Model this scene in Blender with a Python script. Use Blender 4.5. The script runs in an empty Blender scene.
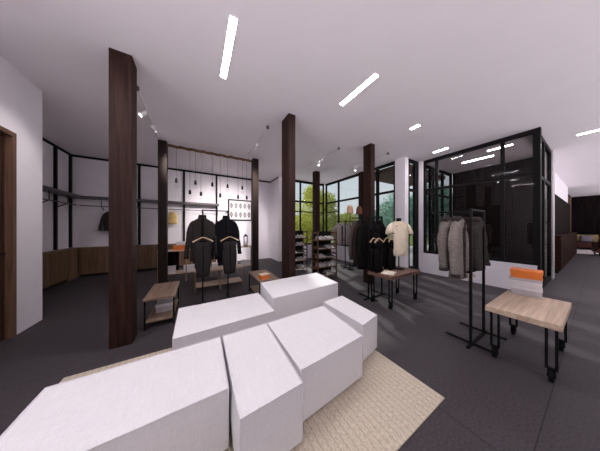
import bpy, bmesh, math, random
from mathutils import Vector, Matrix, noise
random.seed(7)
PI = math.pi
S = bpy.context.scene
COL = S.collection

# ------------------------------------------------------------------ camera, world, sun, exposure
cam = bpy.data.cameras.new('camera'); camo = bpy.data.objects.new('camera', cam); COL.objects.link(camo)
camo.location = (0, 0, 1.4)
camo.rotation_euler = (PI/2, 0, -math.atan(103/176))
cam.sensor_width = 36; cam.lens = 36*176/600; cam.clip_start = .02; cam.clip_end = 500
cam.shift_y = 1.5/600
S.camera = camo

w = bpy.data.worlds.new('sky_and_fill'); S.world = w; w.use_nodes = True
nt = w.node_tree; nt.nodes.clear()
wo = nt.nodes.new('ShaderNodeOutputWorld'); bg = nt.nodes.new('ShaderNodeBackground')
tc = nt.nodes.new('ShaderNodeTexCoord'); sx = nt.nodes.new('ShaderNodeSeparateXYZ'); rp = nt.nodes.new('ShaderNodeValToRGB')
mr = nt.nodes.new('ShaderNodeMapRange'); mr.inputs[1].default_value = -1; mr.inputs[2].default_value = 1
nt.links.new(tc.outputs['Generated'], sx.inputs[0]); nt.links.new(sx.outputs['Z'], mr.inputs[0])
nt.links.new(mr.outputs[0], rp.inputs[0]); nt.links.new(rp.outputs[0], bg.inputs[0]); nt.links.new(bg.outputs[0], wo.inputs[0])
cr = rp.color_ramp
cr.elements[0].position = 0; cr.elements[0].color = (3.25, 3.0, 3.18, 1)  # overbright glow below the horizon, added as fill for the ceiling
cr.elements[1].position = 1; cr.elements[1].color = (.34, .42, .52, 1)
e = cr.elements.new(.425); e.color = (3.25, 3.0, 3.18, 1)
e = cr.elements.new(.46); e.color = (.56, .58, .60, 1)
bg.inputs[1].default_value = .85

sun = bpy.data.lights.new('sun', 'SUN'); suno = bpy.data.objects.new('sun', sun); COL.objects.link(suno)
sun.energy = 2.5; sun.angle = .02; sun.color = (1, .95, .9)
suno.rotation_euler = Vector((-.28, -.85, -.52)).to_track_quat('-Z', 'Y').to_euler()

S.view_settings.view_transform = 'Standard'; S.view_settings.look = 'None'
S.view_settings.exposure = 0.62; S.view_settings.gamma = 1.0
LAMP = 84.0          # radiance of the ceiling strips
CEIL = 3.45

# ------------------------------------------------------------------ materials
def _nm(name):
    m = bpy.data.materials.new(name); m.use_nodes = True
    return m, m.node_tree, m.node_tree.nodes['Principled BSDF']

def ramp(nt, c1, c2, p1=0., p2=1.):
    r = nt.nodes.new('ShaderNodeValToRGB'); r.color_ramp.elements[0].color = (*c1, 1); r.color_ramp.elements[1].color = (*c2, 1)
    r.color_ramp.elements[0].position = p1; r.color_ramp.elements[1].position = p2
    return r

def mat(name, c, rough=.6, metal=0., var=.12, scale=20., stretch=(1, 1, 1), bump=0., spec=.5):
    m, nt, b = _nm(name)
    b.inputs['Roughness'].default_value = rough; b.inputs['Metallic'].default_value = metal
    b.inputs['Specular IOR Level'].default_value = spec
    tc = nt.nodes.new('ShaderNodeTexCoord'); mp = nt.nodes.new('ShaderNodeMapping'); mp.inputs['Scale'].default_value = stretch
    n = nt.nodes.new('ShaderNodeTexNoise'); n.inputs['Scale'].default_value = scale; n.inputs['Detail'].default_value = 4
    nt.links.new(tc.outputs['Object'], mp.inputs[0]); nt.links.new(mp.outputs[0], n.inputs['Vector'])
    r = ramp(nt, tuple(x*(1-var) for x in c), tuple(min(1, x*(1+var)) for x in c), .3, .7)
    nt.links.new(n.outputs[0], r.inputs[0]); nt.links.new(r.outputs[0], b.inputs['Base Color'])
    if bump:
        bp = nt.nodes.new('ShaderNodeBump'); bp.inputs['Strength'].default_value = bump; bp.inputs['Distance'].default_value = .01
        nt.links.new(n.outputs[0], bp.inputs['Height']); nt.links.new(bp.outputs[0], b.inputs['Normal'])
    return m

def wood(name, c1, c2, axis=2, scale=9., rough=.6, spec=.15):
    st = [3., 3., 3.]; st[axis] = .16
    m, nt, b = _nm(name)
    b.inputs['Roughness'].default_value = rough; b.inputs['Specular IOR Level'].default_value = spec
    tc = nt.nodes.new('ShaderNodeTexCoord'); mp = nt.nodes.new('ShaderNodeMapping'); mp.inputs['Scale'].default_value = st
    n = nt.nodes.new('ShaderNodeTexNoise'); n.inputs['Scale'].default_value = scale; n.inputs['Detail'].default_value = 6; n.inputs['Distortion'].default_value = .6
    nt.links.new(tc.outputs['Object'], mp.inputs[0]); nt.links.new(mp.outputs[0], n.inputs['Vector'])
    r = ramp(nt, c1, c2, .35, .68); nt.links.new(n.outputs[0], r.inputs[0]); nt.links.new(r.outputs[0], b.inputs['Base Color'])
    bp = nt.nodes.new('ShaderNodeBump'); bp.inputs['Strength'].default_value = .15; bp.inputs['Distance'].default_value = .004
    nt.links.new(n.outputs[0], bp.inputs['Height']); nt.links.new(bp.outputs[0], b.inputs['Normal'])
    return m

def emis(name, c, s):
    m = bpy.data.materials.new(name); m.use_nodes = True; nt = m.node_tree; nt.nodes.clear()
    o = nt.nodes.new('ShaderNodeOutputMaterial'); e = nt.nodes.new('ShaderNodeEmission')
    e.inputs[0].default_value = (*c, 1); e.inputs[1].default_value = s; nt.links.new(e.outputs[0], o.inputs[0])
    return m

def glass(name, tint, refl=1.0):
    m = bpy.data.materials.new(name); m.use_nodes = True; nt = m.node_tree; nt.nodes.clear()
    o = nt.nodes.new('ShaderNodeOutputMaterial'); mx = nt.nodes.new('ShaderNodeMixShader'); t = nt.nodes.new('ShaderNodeBsdfTransparent')
    g = nt.nodes.new('ShaderNodeBsdfGlossy'); g.inputs['Roughness'].default_value = 0.0
    f = nt.nodes.new('ShaderNodeFresnel'); f.inputs[0].default_value = 1.5
    k = nt.nodes.new('ShaderNodeMath'); k.operation = 'MULTIPLY'; k.inputs[1].default_value = refl
    t.inputs[0].default_value = (*tint, 1)
    gm = nt.nodes.new('ShaderNodeNewGeometry'); q = nt.nodes.new('ShaderNodeMath'); q.operation = 'SUBTRACT'; q.inputs[0].default_value = 1
    k2 = nt.nodes.new('ShaderNodeMath'); k2.operation = 'MULTIPLY'
    nt.links.new(gm.outputs['Backfacing'], q.inputs[1]); nt.links.new(q.outputs[0], k2.inputs[1])      # mirror only on the outer face of the pane
    nt.links.new(f.outputs[0], k.inputs[0]); nt.links.new(k.outputs[0], k2.inputs[0]); nt.links.new(k2.outputs[0], mx.inputs[0])
    nt.links.new(t.outputs[0], mx.inputs[1]); nt.links.new(g.outputs[0], mx.inputs[2]); nt.links.new(mx.outputs[0], o.inputs[0])
    return m

M = {}
M['white_wall'] = mat('white_wall', (.83, .79, .84), .85, var=.02, scale=3, spec=.2)
M['ceiling'] = mat('ceiling_paint', (.86, .815, .85), .9, var=.012, scale=2, spec=.1)
M['column_wood'] = wood('column_wood', (.014, .005, .0035), (.034, .0145, .0105), 2, 9, .6)
M['post_wood'] = wood('post_wood', (.010, .0055, .0045), (.024, .013, .010), 2, 9, .6)
M['door_wood'] = wood('door_wood', (.03, .014, .009), (.07, .035, .023), 2, 12, .5)
M['frame_wood'] = wood('frame_wood', (.10, .053, .033), (.17, .095, .065), 2, 9, .5)
M['cabinet_wood'] = wood('cabinet_wood', (.12, .07, .042), (.18, .11, .07), 2, 7, .55)
M['oak_y'] = wood('oak_long_grain', (.19, .125, .09), (.31, .22, .16), 1, 8, .45)
M['oak_x'] = wood('oak_cross_grain', (.47, .345, .25), (.68, .53, .40), 0, 8, .45)
M['oak_z'] = wood('oak_upright', (.22, .14, .10), (.33, .23, .165), 2, 8, .5)
M['walnut'] = wood('walnut_top', (.10, .055, .04), (.24, .14, .10), 0, 8, .4)
M['rack_wood'] = wood('rack_wood', (.10, .05, .03), (.19, .10, .065), 2, 8, .55)
M['beam_wood'] = wood('beam_wood', (.07, .035, .02), (.22, .13, .085), 0, 14, .8)
M['soffit'] = wood('soffit_wood', (.07, .038, .03), (.13, .075, .058), 1, 5, .6)
M['dark_panel'] = wood('dark_panel', (.009, .0065, .0065), (.020, .014, .014), 2, 6, .8, 0.02)
M['counter_wood'] = wood('counter_wood', (.020, .010, .0075), (.05, .024, .018), 0, 6, .7, .03)
M['black'] = mat('black_metal', (.006, .0055, .006), .6, 0, .2, 30, spec=.12)
M['black_frame'] = mat('black_frame', (.008, .007, .0075), .6, 0, .2, 12, spec=.12)
M['grey_shelf'] = mat('grey_shelf', (.10, .09, .095), .6, 0, .1, 12)
M['rubber'] = mat('black_rubber', (.006, .006, .006), .8, 0, .2, 40, spec=.1)
M['glass'] = glass('window_glass', (.93, .95, .95), .9)
M['dark_glass'] = glass('partition_glass', (.80, .78, .78), .55)
M['bulb_glass'] = glass('bulb_glass', (.97, .97, .97), .5)
M['lamp'] = emis('strip_diffuser', (1, .96, .985), LAMP)
M['spot'] = emis('spot_lens', (1, .95, .93), 9)
M['white_metal'] = mat('white_metal', (.78, .75, .77), .4, 0, .03, 20)
M['white_card'] = mat('white_card', (.72, .68, .70), .7, 0, .06, 14)
M['grey_card'] = mat('grey_card', (.50, .46, .48), .7, 0, .12, 14)
M['orange_card'] = mat('orange_card', (.80, .20, .025), .6, 0, .1, 10)
M['cream_lid'] = mat('cream_lid', (.85, .66, .50), .6, 0, .06, 10)
M['charcoal_cloth'] = mat('charcoal_cloth', (.040, .033, .032), .95, 0, .35, 60, bump=.3, spec=.1)
M['brown_cloth'] = mat('brown_cloth', (.022, .014, .012), .95, 0, .35, 60, bump=.3, spec=.1)
M['navy_cloth'] = mat('navy_cloth', (.009, .009, .012), .95, 0, .35, 60, bump=.3, spec=.1)
M['vest_cloth'] = mat('vest_cloth', (.024, .021, .022), .9, 0, .3, 50, bump=.3, spec=.15)
M['black_cloth'] = mat('black_cloth', (.007, .006, .0065), .95, 0, .3, 60, bump=.3, spec=.1)
M['grey_tweed'] = mat('grey_tweed', (.15, .13, .12), .95, 0, .35, 70, bump=.4, spec=.1)
M['taupe_tweed'] = mat('taupe_tweed', (.19, .165, .15), .95, 0, .35, 70, bump=.4, spec=.1)
M['taupe_dark'] = mat('taupe_dark', (.06, .05, .045), .95, 0, .3, 60, bump=.4, spec=.1)
M['stone_shirt'] = mat('stone_shirt', (.29, .245, .245), .9, 0, .15, 30, bump=.3, spec=.1)
M['fur'] = mat('cream_fur', (.86, .76, .61), .95, 0, .06, 14, bump=.2, spec=.05)
M['hanger_wood'] = mat('hanger_wood', (.62, .45, .28), .45, 0, .12, 15, (.2, 3, 3))
M['tan_felt'] = mat('tan_felt', (.66, .42, .27), .95, 0, .15, 25, bump=.3, spec=.05)
M['brown_felt'] = mat('brown_felt', (.22, .10, .06), .95, 0, .15, 25, bump=.3, spec=.05)
M['straw'] = mat('straw', (.72, .52, .22), .9, 0, .3, 40, (1, 1, 5), bump=.6, spec=.1)
M['leather'] = mat('oxblood_leather', (.075, .018, .013), .4, 0, .3, 9, bump=.15)
M['cushion_yellow'] = mat('cushion_yellow', (.34, .25, .11), .9, 0, .45, 22)
M['cushion_grey'] = mat('cushion_grey', (.25, .22, .25), .9, 0, .2, 16)
M['pale_rug'] = mat('pale_rug', (.74, .66, .66), .95, 0, .08, 12, spec=.1)
M['cream_page'] = mat('cream_page', (.78, .70, .58), .8, 0, .06, 14)
M['bark'] = mat('bark', (.09, .06, .045), .95, 0, .3, 12, (1, 1, .2), bump=.5)
M['turf'] = mat('turf', (.16, .20, .05), .95, 0, .4, 1.5, spec=.05)
M['hill'] = mat('hill', (.20, .26, .22), .95, 0, .3, .15, spec=.05)
M['bounce_paving'] = mat('bounce_paving', (.62, .58, .58), .9, 0, .1, 2, spec=.1)
M['shoe_white'] = mat('shoe_white', (.55, .52, .52), .6, 0, .05, 30)
M['shoe_grey'] = mat('shoe_grey', (.035, .032, .033), .7, 0, .1, 30)
M['ink'] = mat('ink', (.10, .09, .10), .7, 0, .1, 20)
M['poster'] = mat('poster_card', (.84, .80, .82), .7, 0, .02, 10)

def leafmat(name, c, c2):
    m, nt, b = _nm(name); b.inputs['Roughness'].default_value = .7; b.inputs['Specular IOR Level'].default_value = .15
    g = nt.nodes.new('ShaderNodeNewGeometry'); r = ramp(nt, c, c2, 0, 1)
    nt.links.new(g.outputs['Random Per Island'], r.inputs[0]); nt.links.new(r.outputs[0], b.inputs['Base Color'])
    t = nt.nodes.new('ShaderNodeBsdfTranslucent'); nt.links.new(r.outputs[0], t.inputs[0])
    mx = nt.nodes.new('ShaderNodeMixShader'); mx.inputs[0].default_value = .45
    o = nt.nodes['Material Output']
    nt.links.new(b.outputs[0], mx.inputs[1]); nt.links.new(t.outputs[0], mx.inputs[2]); nt.links.new(mx.outputs[0], o.inputs[0])
    return m
M['leaf_lime'] = leafmat('leaf_lime', (.28, .33, .04), (.72, .70, .16))
M['leaf_green'] = leafmat('leaf_green', (.16, .26, .08), (.42, .52, .18))
M['leaf_blue'] = leafmat('leaf_blue', (.16, .32, .25), (.42, .62, .50))

# floor: charcoal carpet tiles with fine pile and seams
def floor_mat():
    m, nt, b = _nm('carpet_tile'); b.inputs['Roughness'].default_value = .6; b.inputs['Specular IOR Level'].default_value = .22
    tc = nt.nodes.new('ShaderNodeTexCoord'); mp = nt.nodes.new('ShaderNodeMapping'); mp.inputs['Location'].default_value = (.78, .99, 0)
    nt.links.new(tc.outputs['Object'], mp.inputs[0])
    br = nt.nodes.new('ShaderNodeTexBrick'); br.offset = 0; br.squash = 1
    br.inputs['Scale'].default_value = 1.0; br.inputs['Brick Width'].default_value = 1.2; br.inputs['Row Height'].default_value = 1.2
    br.inputs['Mortar Size'].default_value = .004; br.inputs['Mortar Smooth'].default_value = .3
    br.inputs['Color1'].default_value = (.053, .045, .050, 1); br.inputs['Color2'].default_value = (.059, .050, .056, 1); br.inputs['Mortar'].default_value = (.022, .019, .022, 1)
    nt.links.new(mp.outputs[0], br.inputs['Vector'])
    n = nt.nodes.new('ShaderNodeTexNoise'); n.inputs['Scale'].default_value = 60; n.inputs['Detail'].default_value = 6
    nt.links.new(tc.outputs['Object'], n.inputs['Vector'])
    r = ramp(nt, (.72, .72, .72), (1.25, 1.25, 1.25), .3, .7); nt.links.new(n.outputs[0], r.inputs[0])
    mx = nt.nodes.new('ShaderNodeMixRGB'); mx.blend_type = 'MULTIPLY'; mx.inputs[0].default_value = 1
    nt.links.new(br.outputs['Color'], mx.inputs[1]); nt.links.new(r.outputs[0], mx.inputs[2]); nt.links.new(mx.outputs[0], b.inputs['Base Color'])
    bp = nt.nodes.new('ShaderNodeBump'); bp.inputs['Strength'].default_value = .25; bp.inputs['Distance'].default_value = .004
    nt.links.new(n.outputs[0], bp.inputs['Height']); nt.links.new(bp.outputs[0], b.inputs['Normal'])
    return m
M['floor'] = floor_mat()

def linen():
    m, nt, b = _nm('white_linen'); b.inputs['Roughness'].default_value = .95; b.inputs['Specular IOR Level'].default_value = .1
    tc = nt.nodes.new('ShaderNodeTexCoord'); outs = []
    for st in ((9, 260, 260), (260, 9, 260), (260, 260, 9)):
        mp = nt.nodes.new('ShaderNodeMapping'); mp.inputs['Scale'].default_value = st
        n = nt.nodes.new('ShaderNodeTexNoise'); n.inputs['Scale'].default_value = 1; n.inputs['Detail'].default_value = 3
        nt.links.new(tc.outputs['Object'], mp.inputs[0]); nt.links.new(mp.outputs[0], n.inputs['Vector']); outs.append(n)
    ad0 = nt.nodes.new('ShaderNodeMath'); ad0.operation = 'ADD'; ad = nt.nodes.new('ShaderNodeMath'); ad.operation = 'ADD'
    nt.links.new(outs[0].outputs[0], ad0.inputs[0]); nt.links.new(outs[1].outputs[0], ad0.inputs[1])
    nt.links.new(ad0.outputs[0], ad.inputs[0]); nt.links.new(outs[2].outputs[0], ad.inputs[1])
    r = ramp(nt, (.70, .68, .695), (.81, .79, .805), .1, 1.0); mr = nt.nodes.new('ShaderNodeMapRange'); mr.inputs[1].default_value = 1.1; mr.inputs[2].default_value = 1.9
    nt.links.new(ad.outputs[0], mr.inputs[0]); nt.links.new(mr.outputs[0], r.inputs[0]); nt.links.new(r.outputs[0], b.inputs['Base Color'])
    bp = nt.nodes.new('ShaderNodeBump'); bp.inputs['Strength'].default_value = .15; bp.inputs['Distance'].default_value = .002
    nt.links.new(ad.outputs[0], bp.inputs['Height']); nt.links.new(bp.outputs[0], b.inputs['Normal'])
    return m
M['linen'] = linen()
M['linen_piping'] = mat('linen_piping', (.70, .665, .70), .95, 0, .08, 60, spec=.1)

def sisal():
    m, nt, b = _nm('sisal'); b.inputs['Roughness'].default_value = .95; b.inputs['Specular IOR Level'].default_value = .1
    tc = nt.nodes.new('ShaderNodeTexCoord')
    mp = nt.nodes.new('ShaderNodeMapping'); mp.inputs['Scale'].default_value = (130, 45, 1)
    nt.links.new(tc.outputs['Object'], mp.inputs[0])
    n = nt.nodes.new('ShaderNodeTexNoise'); n.inputs['Scale'].default_value = 1; n.inputs['Detail'].default_value = 6
    nt.links.new(mp.outputs[0], n.inputs['Vector'])
    wv = nt.nodes.new('ShaderNodeTexWave'); wv.bands_direction = 'X'; wv.inputs['Scale'].default_value = 6.5; wv.inputs['Distortion'].default_value = .8
    nt.links.new(tc.outputs['Object'], wv.inputs['Vector'])
    r = ramp(nt, (.42, .36, .28), (.66, .585, .47), .3, .7); nt.links.new(n.outputs[0], r.inputs[0])
    r2 = ramp(nt, (.84, .81, .78), (1, 1, 1), 0, .22); nt.links.new(wv.outputs[0], r2.inputs[0])
    mx = nt.nodes.new('ShaderNodeMixRGB'); mx.blend_type = 'MULTIPLY'; mx.inputs[0].default_value = 1
    nt.links.new(r.outputs[0], mx.inputs[1]); nt.links.new(r2.outputs[0], mx.inputs[2]); nt.links.new(mx.outputs[0], b.inputs['Base Color'])
    bp = nt.nodes.new('ShaderNodeBump'); bp.inputs['Strength'].default_value = .5; bp.inputs['Distance'].default_value = .008
    nt.links.new(n.outputs[0], bp.inputs['Height']); nt.links.new(bp.outputs[0], b.inputs['Normal'])
    return m
M['sisal'] = sisal()

# ------------------------------------------------------------------ mesh helpers
class MB:
    def __init__(s): s.v = []; s.f = []; s.sm = []
    def add(s, vs, fs, smooth=False):
        o = len(s.v); s.v += [tuple(p) for p in vs]; s.f += [tuple(o+i for i in f) for f in fs]; s.sm += [smooth]*len(fs); return s
    def box(s, x0, y0, z0, x1, y1, z1):
        x0, x1 = min(x0, x1), max(x0, x1); y0, y1 = min(y0, y1), max(y0, y1); z0, z1 = min(z0, z1), max(z0, z1)
        v = [(x0,y0,z0),(x1,y0,z0),(x1,y1,z0),(x0,y1,z0),(x0,y0,z1),(x1,y0,z1),(x1,y1,z1),(x0,y1,z1)]
        return s.add(v, [(0,3,2,1),(4,5,6,7),(0,1,5,4),(1,2,6,5),(2,3,7,6),(3,0,4,7)])
    def tube(s, path, r, n=8, cap=True):
        P = [Vector(p) for p in path]; R = r if isinstance(r, (list, tuple)) else [r]*len(P)
        rings = []; up = None
        for i, p in enumerate(P):
            d = (P[min(i+1, len(P)-1)]-P[max(i-1, 0)]).normalized()
            a = Vector((0, 0, 1)) if abs(d.z) < .9 else Vector((1, 0, 0))
            if up is not None: a = up
            x = (a - d*a.dot(d)).normalized(); up = x; y = d.cross(x)
            rings.append([p + x*math.cos(2*PI*k/n)*R[i] + y*math.sin(2*PI*k/n)*R[i] for k in range(n)])
        return s.loft(rings, cap)
    def loft(s, rings, cap=True, smooth=True):
        n = len(rings[0]); vs = [q for r in rings for q in r]; fs = []
        for i in range(len(rings)-1):
            for k in range(n):
                fs.append((i*n+k, i*n+(k+1) % n, (i+1)*n+(k+1) % n, (i+1)*n+k))
        s.add(vs, fs, smooth)
        if cap:
            s.add(rings[0], [tuple(reversed(range(n)))], False); s.add(rings[-1], [tuple(range(n))], False)
        return s
    def lathe(s, prof, c=(0, 0, 0), n=16, cap=True):
        return s.loft([[(c[0]+r*math.cos(2*PI*k/n), c[1]+r*math.sin(2*PI*k/n), c[2]+z) for k in range(n)] for r, z in prof], cap)
    def bar(s, a, b, w, t=None):          # square bar from a to b
        a = Vector(a); b = Vector(b); d = (b-a).normalized(); t = t or w
        u = Vector((0, 0, 1)) if abs(d.z) < .9 else Vector((0, 1, 0))
        x = d.cross(u).normalized()*w/2; y = d.cross(x).normalized()*t/2
        v = [a-x-y, a+x-y, a+x+y, a-x+y, b-x-y, b+x-y, b+x+y, b-x+y]
        return s.add(v, [(0,3,2,1),(4,5,6,7),(0,1,5,4),(1,2,6,5),(2,3,7,6),(3,0,4,7)])
    def build(s, name, m, parent=None, bevel=0, sub=0, loc=None, rz=0):
        me = bpy.data.meshes.new(name); me.from_pydata(s.v, [], s.f)
        me.polygons.foreach_set('use_smooth', s.sm)
        bm = bmesh.new(); bm.from_mesh(me)
        bmesh.ops.remove_doubles(bm, verts=bm.verts, dist=1e-5)
        bmesh.ops.recalc_face_normals(bm, faces=bm.faces); bm.to_mesh(me); bm.free()
        me.materials.append(M[m]); o = bpy.data.objects.new(name, me); COL.objects.link(o)
        if parent: o.parent = parent
        if loc: o.location = loc
        o.rotation_euler.z = rz
        if bevel:
            b = o.modifiers.new('bevel', 'BEVEL'); b.width = bevel; b.segments = 2; b.limit_method = 'ANGLE'
        if sub:
            b = o.modifiers.new('sub', 'SUBSURF'); b.levels = sub; b.render_levels = sub
        return o

def tag(o, label, cat, group=None):
    o['label'] = label; o['category'] = cat
    if group: o['group'] = group
    return o
def thing(name, label, cat, loc=(0, 0, 0), rz=0, group=None):
    o = bpy.data.objects.new(name, None); COL.objects.link(o); o.empty_display_size = .1
    o.location = loc; o.rotation_euler.z = rz
    return tag(o, label, cat, group)
def struct(o): o['kind'] = 'structure'; return o
def sempty(name):
    o = bpy.data.objects.new(name, None); COL.objects.link(o); o.empty_display_size = .1; return struct(o)
def dup(root, loc, rz=None, label=None, group=None):
    r = root.copy(); COL.objects.link(r); r.location = loc
    if rz is not None: r.rotation_euler.z = rz
    if label: r['label'] = label
    if group: r['group'] = group
    for ch in list(root.children):
        c = ch.copy(); COL.objects.link(c); c.parent = r
        for g in list(ch.children):
            d = g.copy(); COL.objects.link(d); d.parent = c
    return r

# ------------------------------------------------------------------ the shell
XL = -2.02; YB = 7.55; XA = -3.06; XW = 5.28; YW = 6.66; XG = 6.05; YG = 2.88; YS = .66; XE = 8.5
def slab(z0, z1):
    return MB().box(-3.3, -3.6, z0, 23, 1.02, z1).box(-3.3, 1.02, z0, 8.62, 3.02, z1).box(-3.3, 3.02, z0, 5.44, 6.82, z1).box(-3.3, 6.82, z0, 3.06, 7.75, z1)
struct(slab(-.12, 0).build('floor', 'floor'))
struct(slab(CEIL, CEIL+.2).build('ceiling', 'ceiling'))
# wall with the door (faces +X)
DZ = 2.60
wl = MB()
wl.box(XL-.15, 3.80, 0, XL, 4.27, CEIL).box(XL-.15, 1.5, 0, XL, 2.55, CEIL).box(XL-.15, 2.55, DZ, XL, 3.80, CEIL)
wl.box(XA-.15, 4.12, 0, XL-.15, 4.27, CEIL)
struct(wl.build('wall_left', 'white_wall'))
struct(MB().box(XA-.15, 4.27, 0, XA, YB, CEIL).build('wall_alcove', 'white_wall'))
struct(MB().box(XA-.15, YB, 0, 2.86+.15, YB+.15, CEIL).build('wall_back', 'white_wall'))
struct(MB().box(2.86, YW-.06, 0, 3.01, YB, CEIL).build('wall_return', 'white_wall'))
struct(MB().box(-16, -13.5, -.1, 34, -12.5, 8.5).build('wall_sky_blocker', 'grey_shelf'))  # unseen wall added behind the camera to keep sky light off the ottoman sides
struct(MB().box(22.2, -3.6, 0, 22.4, 7.7, CEIL).build('wall_lounge', 'dark_panel'))
# black line where walls meet the ceiling
struct(MB().box(XA, 4.27, CEIL-.06, XA+.02, YB, CEIL).build('trim_1', 'black_frame'))
struct(MB().box(XA, YB-.02, CEIL-.06, 2.86, YB, CEIL).build('trim_2', 'black_frame'))
struct(MB().box(2.84, YW-.06, CEIL-.05, 2.86, YB-.02, CEIL).build('trim_3', 'grey_shelf'))
# door in the wall, mostly out of frame
d1 = sempty('door_1')
f = MB(); f.box(XL-.16, 3.745, 0, XL+.015, 3.80, DZ).box(XL-.16, 2.55, 0, XL+.015, 2.605, DZ).box(XL-.16, 2.605, DZ-.055, XL+.015, 3.745, DZ)
f.build('door_frame', 'frame_wood', d1)
lf = MB()
y = 2.607
while y < 3.74:
    lf.box(XL-.10, y, .005, XL-.045, min(y+.075, 3.743), DZ-.057); lf.box(XL-.10, y+.075, .005, XL-.052, min(y+.085, 3.743), DZ-.057); y += .085
lf.build('door_leaf', 'door_wood', d1)
h = MB(); h.tube([(XL-.04, 3.60, 1.08), (XL+.03, 3.60, 1.08), (XL+.03, 3.47, 1.08)], .011); h.box(XL-.046, 3.575, 1.0, XL-.036, 3.625, 1.16)
h.build('door_handle', 'black', d1)

# low white walls under the glazing
SILL = .60
lw = MB(); lw.box(3.01, YW, 0, XW+.12, YW+.12, SILL).box(XW, 3.18, 0, XW+.12, YW, SILL)
struct(lw.build('wall_sill', 'white_wall'))
pb = MB(); pb.box(XG, YS, 0, XG+.14, YG, SILL)
struct(pb.build('wall_partition', 'white_wall'))
struct(MB().box(XW-.05, 2.88, 0, XW+.13, 3.18, CEIL).build('wall_pier', 'white_wall'))
struct(MB().box(XG-.03, YG-.10, SILL, XG+.10, YG+.05, CEIL).build('wall_jamb', 'white_wall'))
struct(MB().box(XG-.03, YG-.02, 0, XG+.14, YG+.10, SILL).build('wall_jamb_base', 'white_wall'))
struct(MB().box(8.2, YS-.02, 0, 8.5, YS+.12, CEIL).build('wall_end', 'grey_card'))
struct(MB().box(5.41, YG, 0, XG-.03, YG+.10, .10).build('trim_4', 'black_frame'))

TR = 2.52      # transom height
def window(name, fixed, axis, a0, a1, z0, mull, w=.06, dep=.07, gmat='glass', transom=True, top=CEIL):
    """glazing in a plane: axis 'x' -> plane x = fixed running along y, 'y' -> plane y = fixed running along x"""
    root = sempty(name)
    def B(mb, p0, p1, q0, q1, d):
        if axis == 'x': mb.box(fixed-d/2, p0, q0, fixed+d/2, p1, q1)
        else: mb.box(p0, fixed-d/2, q0, p1, fixed+d/2, q1)
    fr = MB()
    B(fr, a0, a0+w, z0, top, dep); B(fr, a1-w, a1, z0, top, dep); B(fr, a0+w, a1-w, z0, z0+w, dep); B(fr, a0+w, a1-w, top-.09, top, dep)
    fr.build('window_frame', 'black_frame', root)
    ed = [a0+w/2] + list(mull) + [a1-w/2]
    for p in mull:
        mb = MB(); B(mb, p-w/2, p+w/2, z0+w, top-.09, dep); mb.build('mullion', 'black_frame', root)
    for i in range(len(ed)-1):
        l, r = ed[i]+w/2, ed[i+1]-w/2
        if transom:
            mb = MB(); B(mb, l, r, TR-.03, TR+.04, dep*.9); mb.build('transom', 'black_frame', root)
            mb = MB(); B(mb, l, r, TR+.04, top-.09, .008); mb.build('pane', gmat, root)
            mb = MB(); B(mb, l, r, z0+w, TR-.03, .008); mb.build('pane', gmat, root)
        else:
            mb = MB(); B(mb, l, r, z0+w, top-.09, .008); mb.build('pane', gmat, root)
    return root
w1 = window('window_1', YW+.06, 'y', 3.01, XW-.02, SILL, (3.95, 4.72))
for zz in (2.08,):
    mb = MB(); mb.box(3.07, YW+.03, zz-.02, XW-.08, YW+.09, zz+.02); mb.build('transom', 'black_frame', w1)
w2 = window('window_2', XW+.06, 'x', 4.60, YW-.0, SILL, (5.78,))
mb = MB(); mb.box(XW+.03, 5.81, 2.06, XW+.09, YW-.06, 2.10); mb.build('transom', 'black_frame', w2)
w3 = window('window_3', XW+.06, 'x', 3.18, 4.44, SILL, (3.86,), w=.09)
w4 = window('window_4', YG+.05, 'y', XW+.13, XG-.03, .10, (5.86,), w=.10)
w5 = window('window_5', XG+.05, 'x', YS+.0, YG-.10, SILL, (1.146, 2.44), gmat='dark_glass')
w6 = window('window_6', YG+.05, 'y', XG+.14, XE, .05, (6.85, 7.05, 7.75), gmat='glass', w=.08)
# corner post and the glazed side with its door
struct(MB().box(XG-.0, YS-.04, 0, XG+.13, YS, CEIL).build('trim_5', 'black_frame'))
w7 = window('window_7', YS+.04, 'y', XG+.14, 8.2, 0.0, (7.05,), w=.09, gmat='dark_glass')
hh = MB(); hh.tube([(6.98, YS-.01, 1.0), (6.98, YS-.06, 1.0), (6.98, YS-.06, 1.5), (6.98, YS-.01, 1.5)], .012); hh.build('door_handle', 'black', w7)
# dark room behind the partition
bk = MB(); x = YS+.12
bk.box(XE, YS+.12, 0, XE+.06, YG, CEIL)
while x < YG-.1:
    bk.box(XE-.03, x+.006, 0, XE, x+.19, CEIL-.02); x += .2
struct(bk.build('wall_dark_room', 'dark_panel'))
# wood post in the glazing
tag(MB().box(XW-.03, 4.44, 0, XW+.15, 4.60, CEIL).build('window_post', 'column_wood'), 'brown wooden post standing in the tall glazing beside the pale stone shirts', 'post')

# ------------------------------------------------------------------ wooden columns
def column(x0, y0, x1, y1, label, m='column_wood'):
    o = MB().box(-(x1-x0)/2, -(y1-y0)/2, 0, (x1-x0)/2, (y1-y0)/2, CEIL).build('wooden_column', m, bevel=.004)
    o.location = ((x0+x1)/2, (y0+y1)/2, 0); return tag(o, label, 'column')
column(-.87, 2.83, -.67, 3.03, 'tall dark walnut column, the widest, standing nearest the white wall with the door')
column(1.42, 2.83, 1.56, 3.13, 'dark walnut column rising behind the biggest back ottoman and small oak table')
column(3.73, 5.25, 3.93, 5.45, 'slim dark walnut column farthest back, behind the shoe racks')
column(3.66, 2.83, 3.81, 3.06, 'dark walnut column behind the rack of dark coats beside the fur vest')
column(-.79, 5.22, -.62, 5.40, 'blackish brown post carrying the log beam, beside the white wall shelving and yellow bag', 'post_wood')
column(1.43, 5.22, 1.61, 5.40, 'blackish brown post carrying the log beam, beside the framed poster', 'post_wood')
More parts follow.
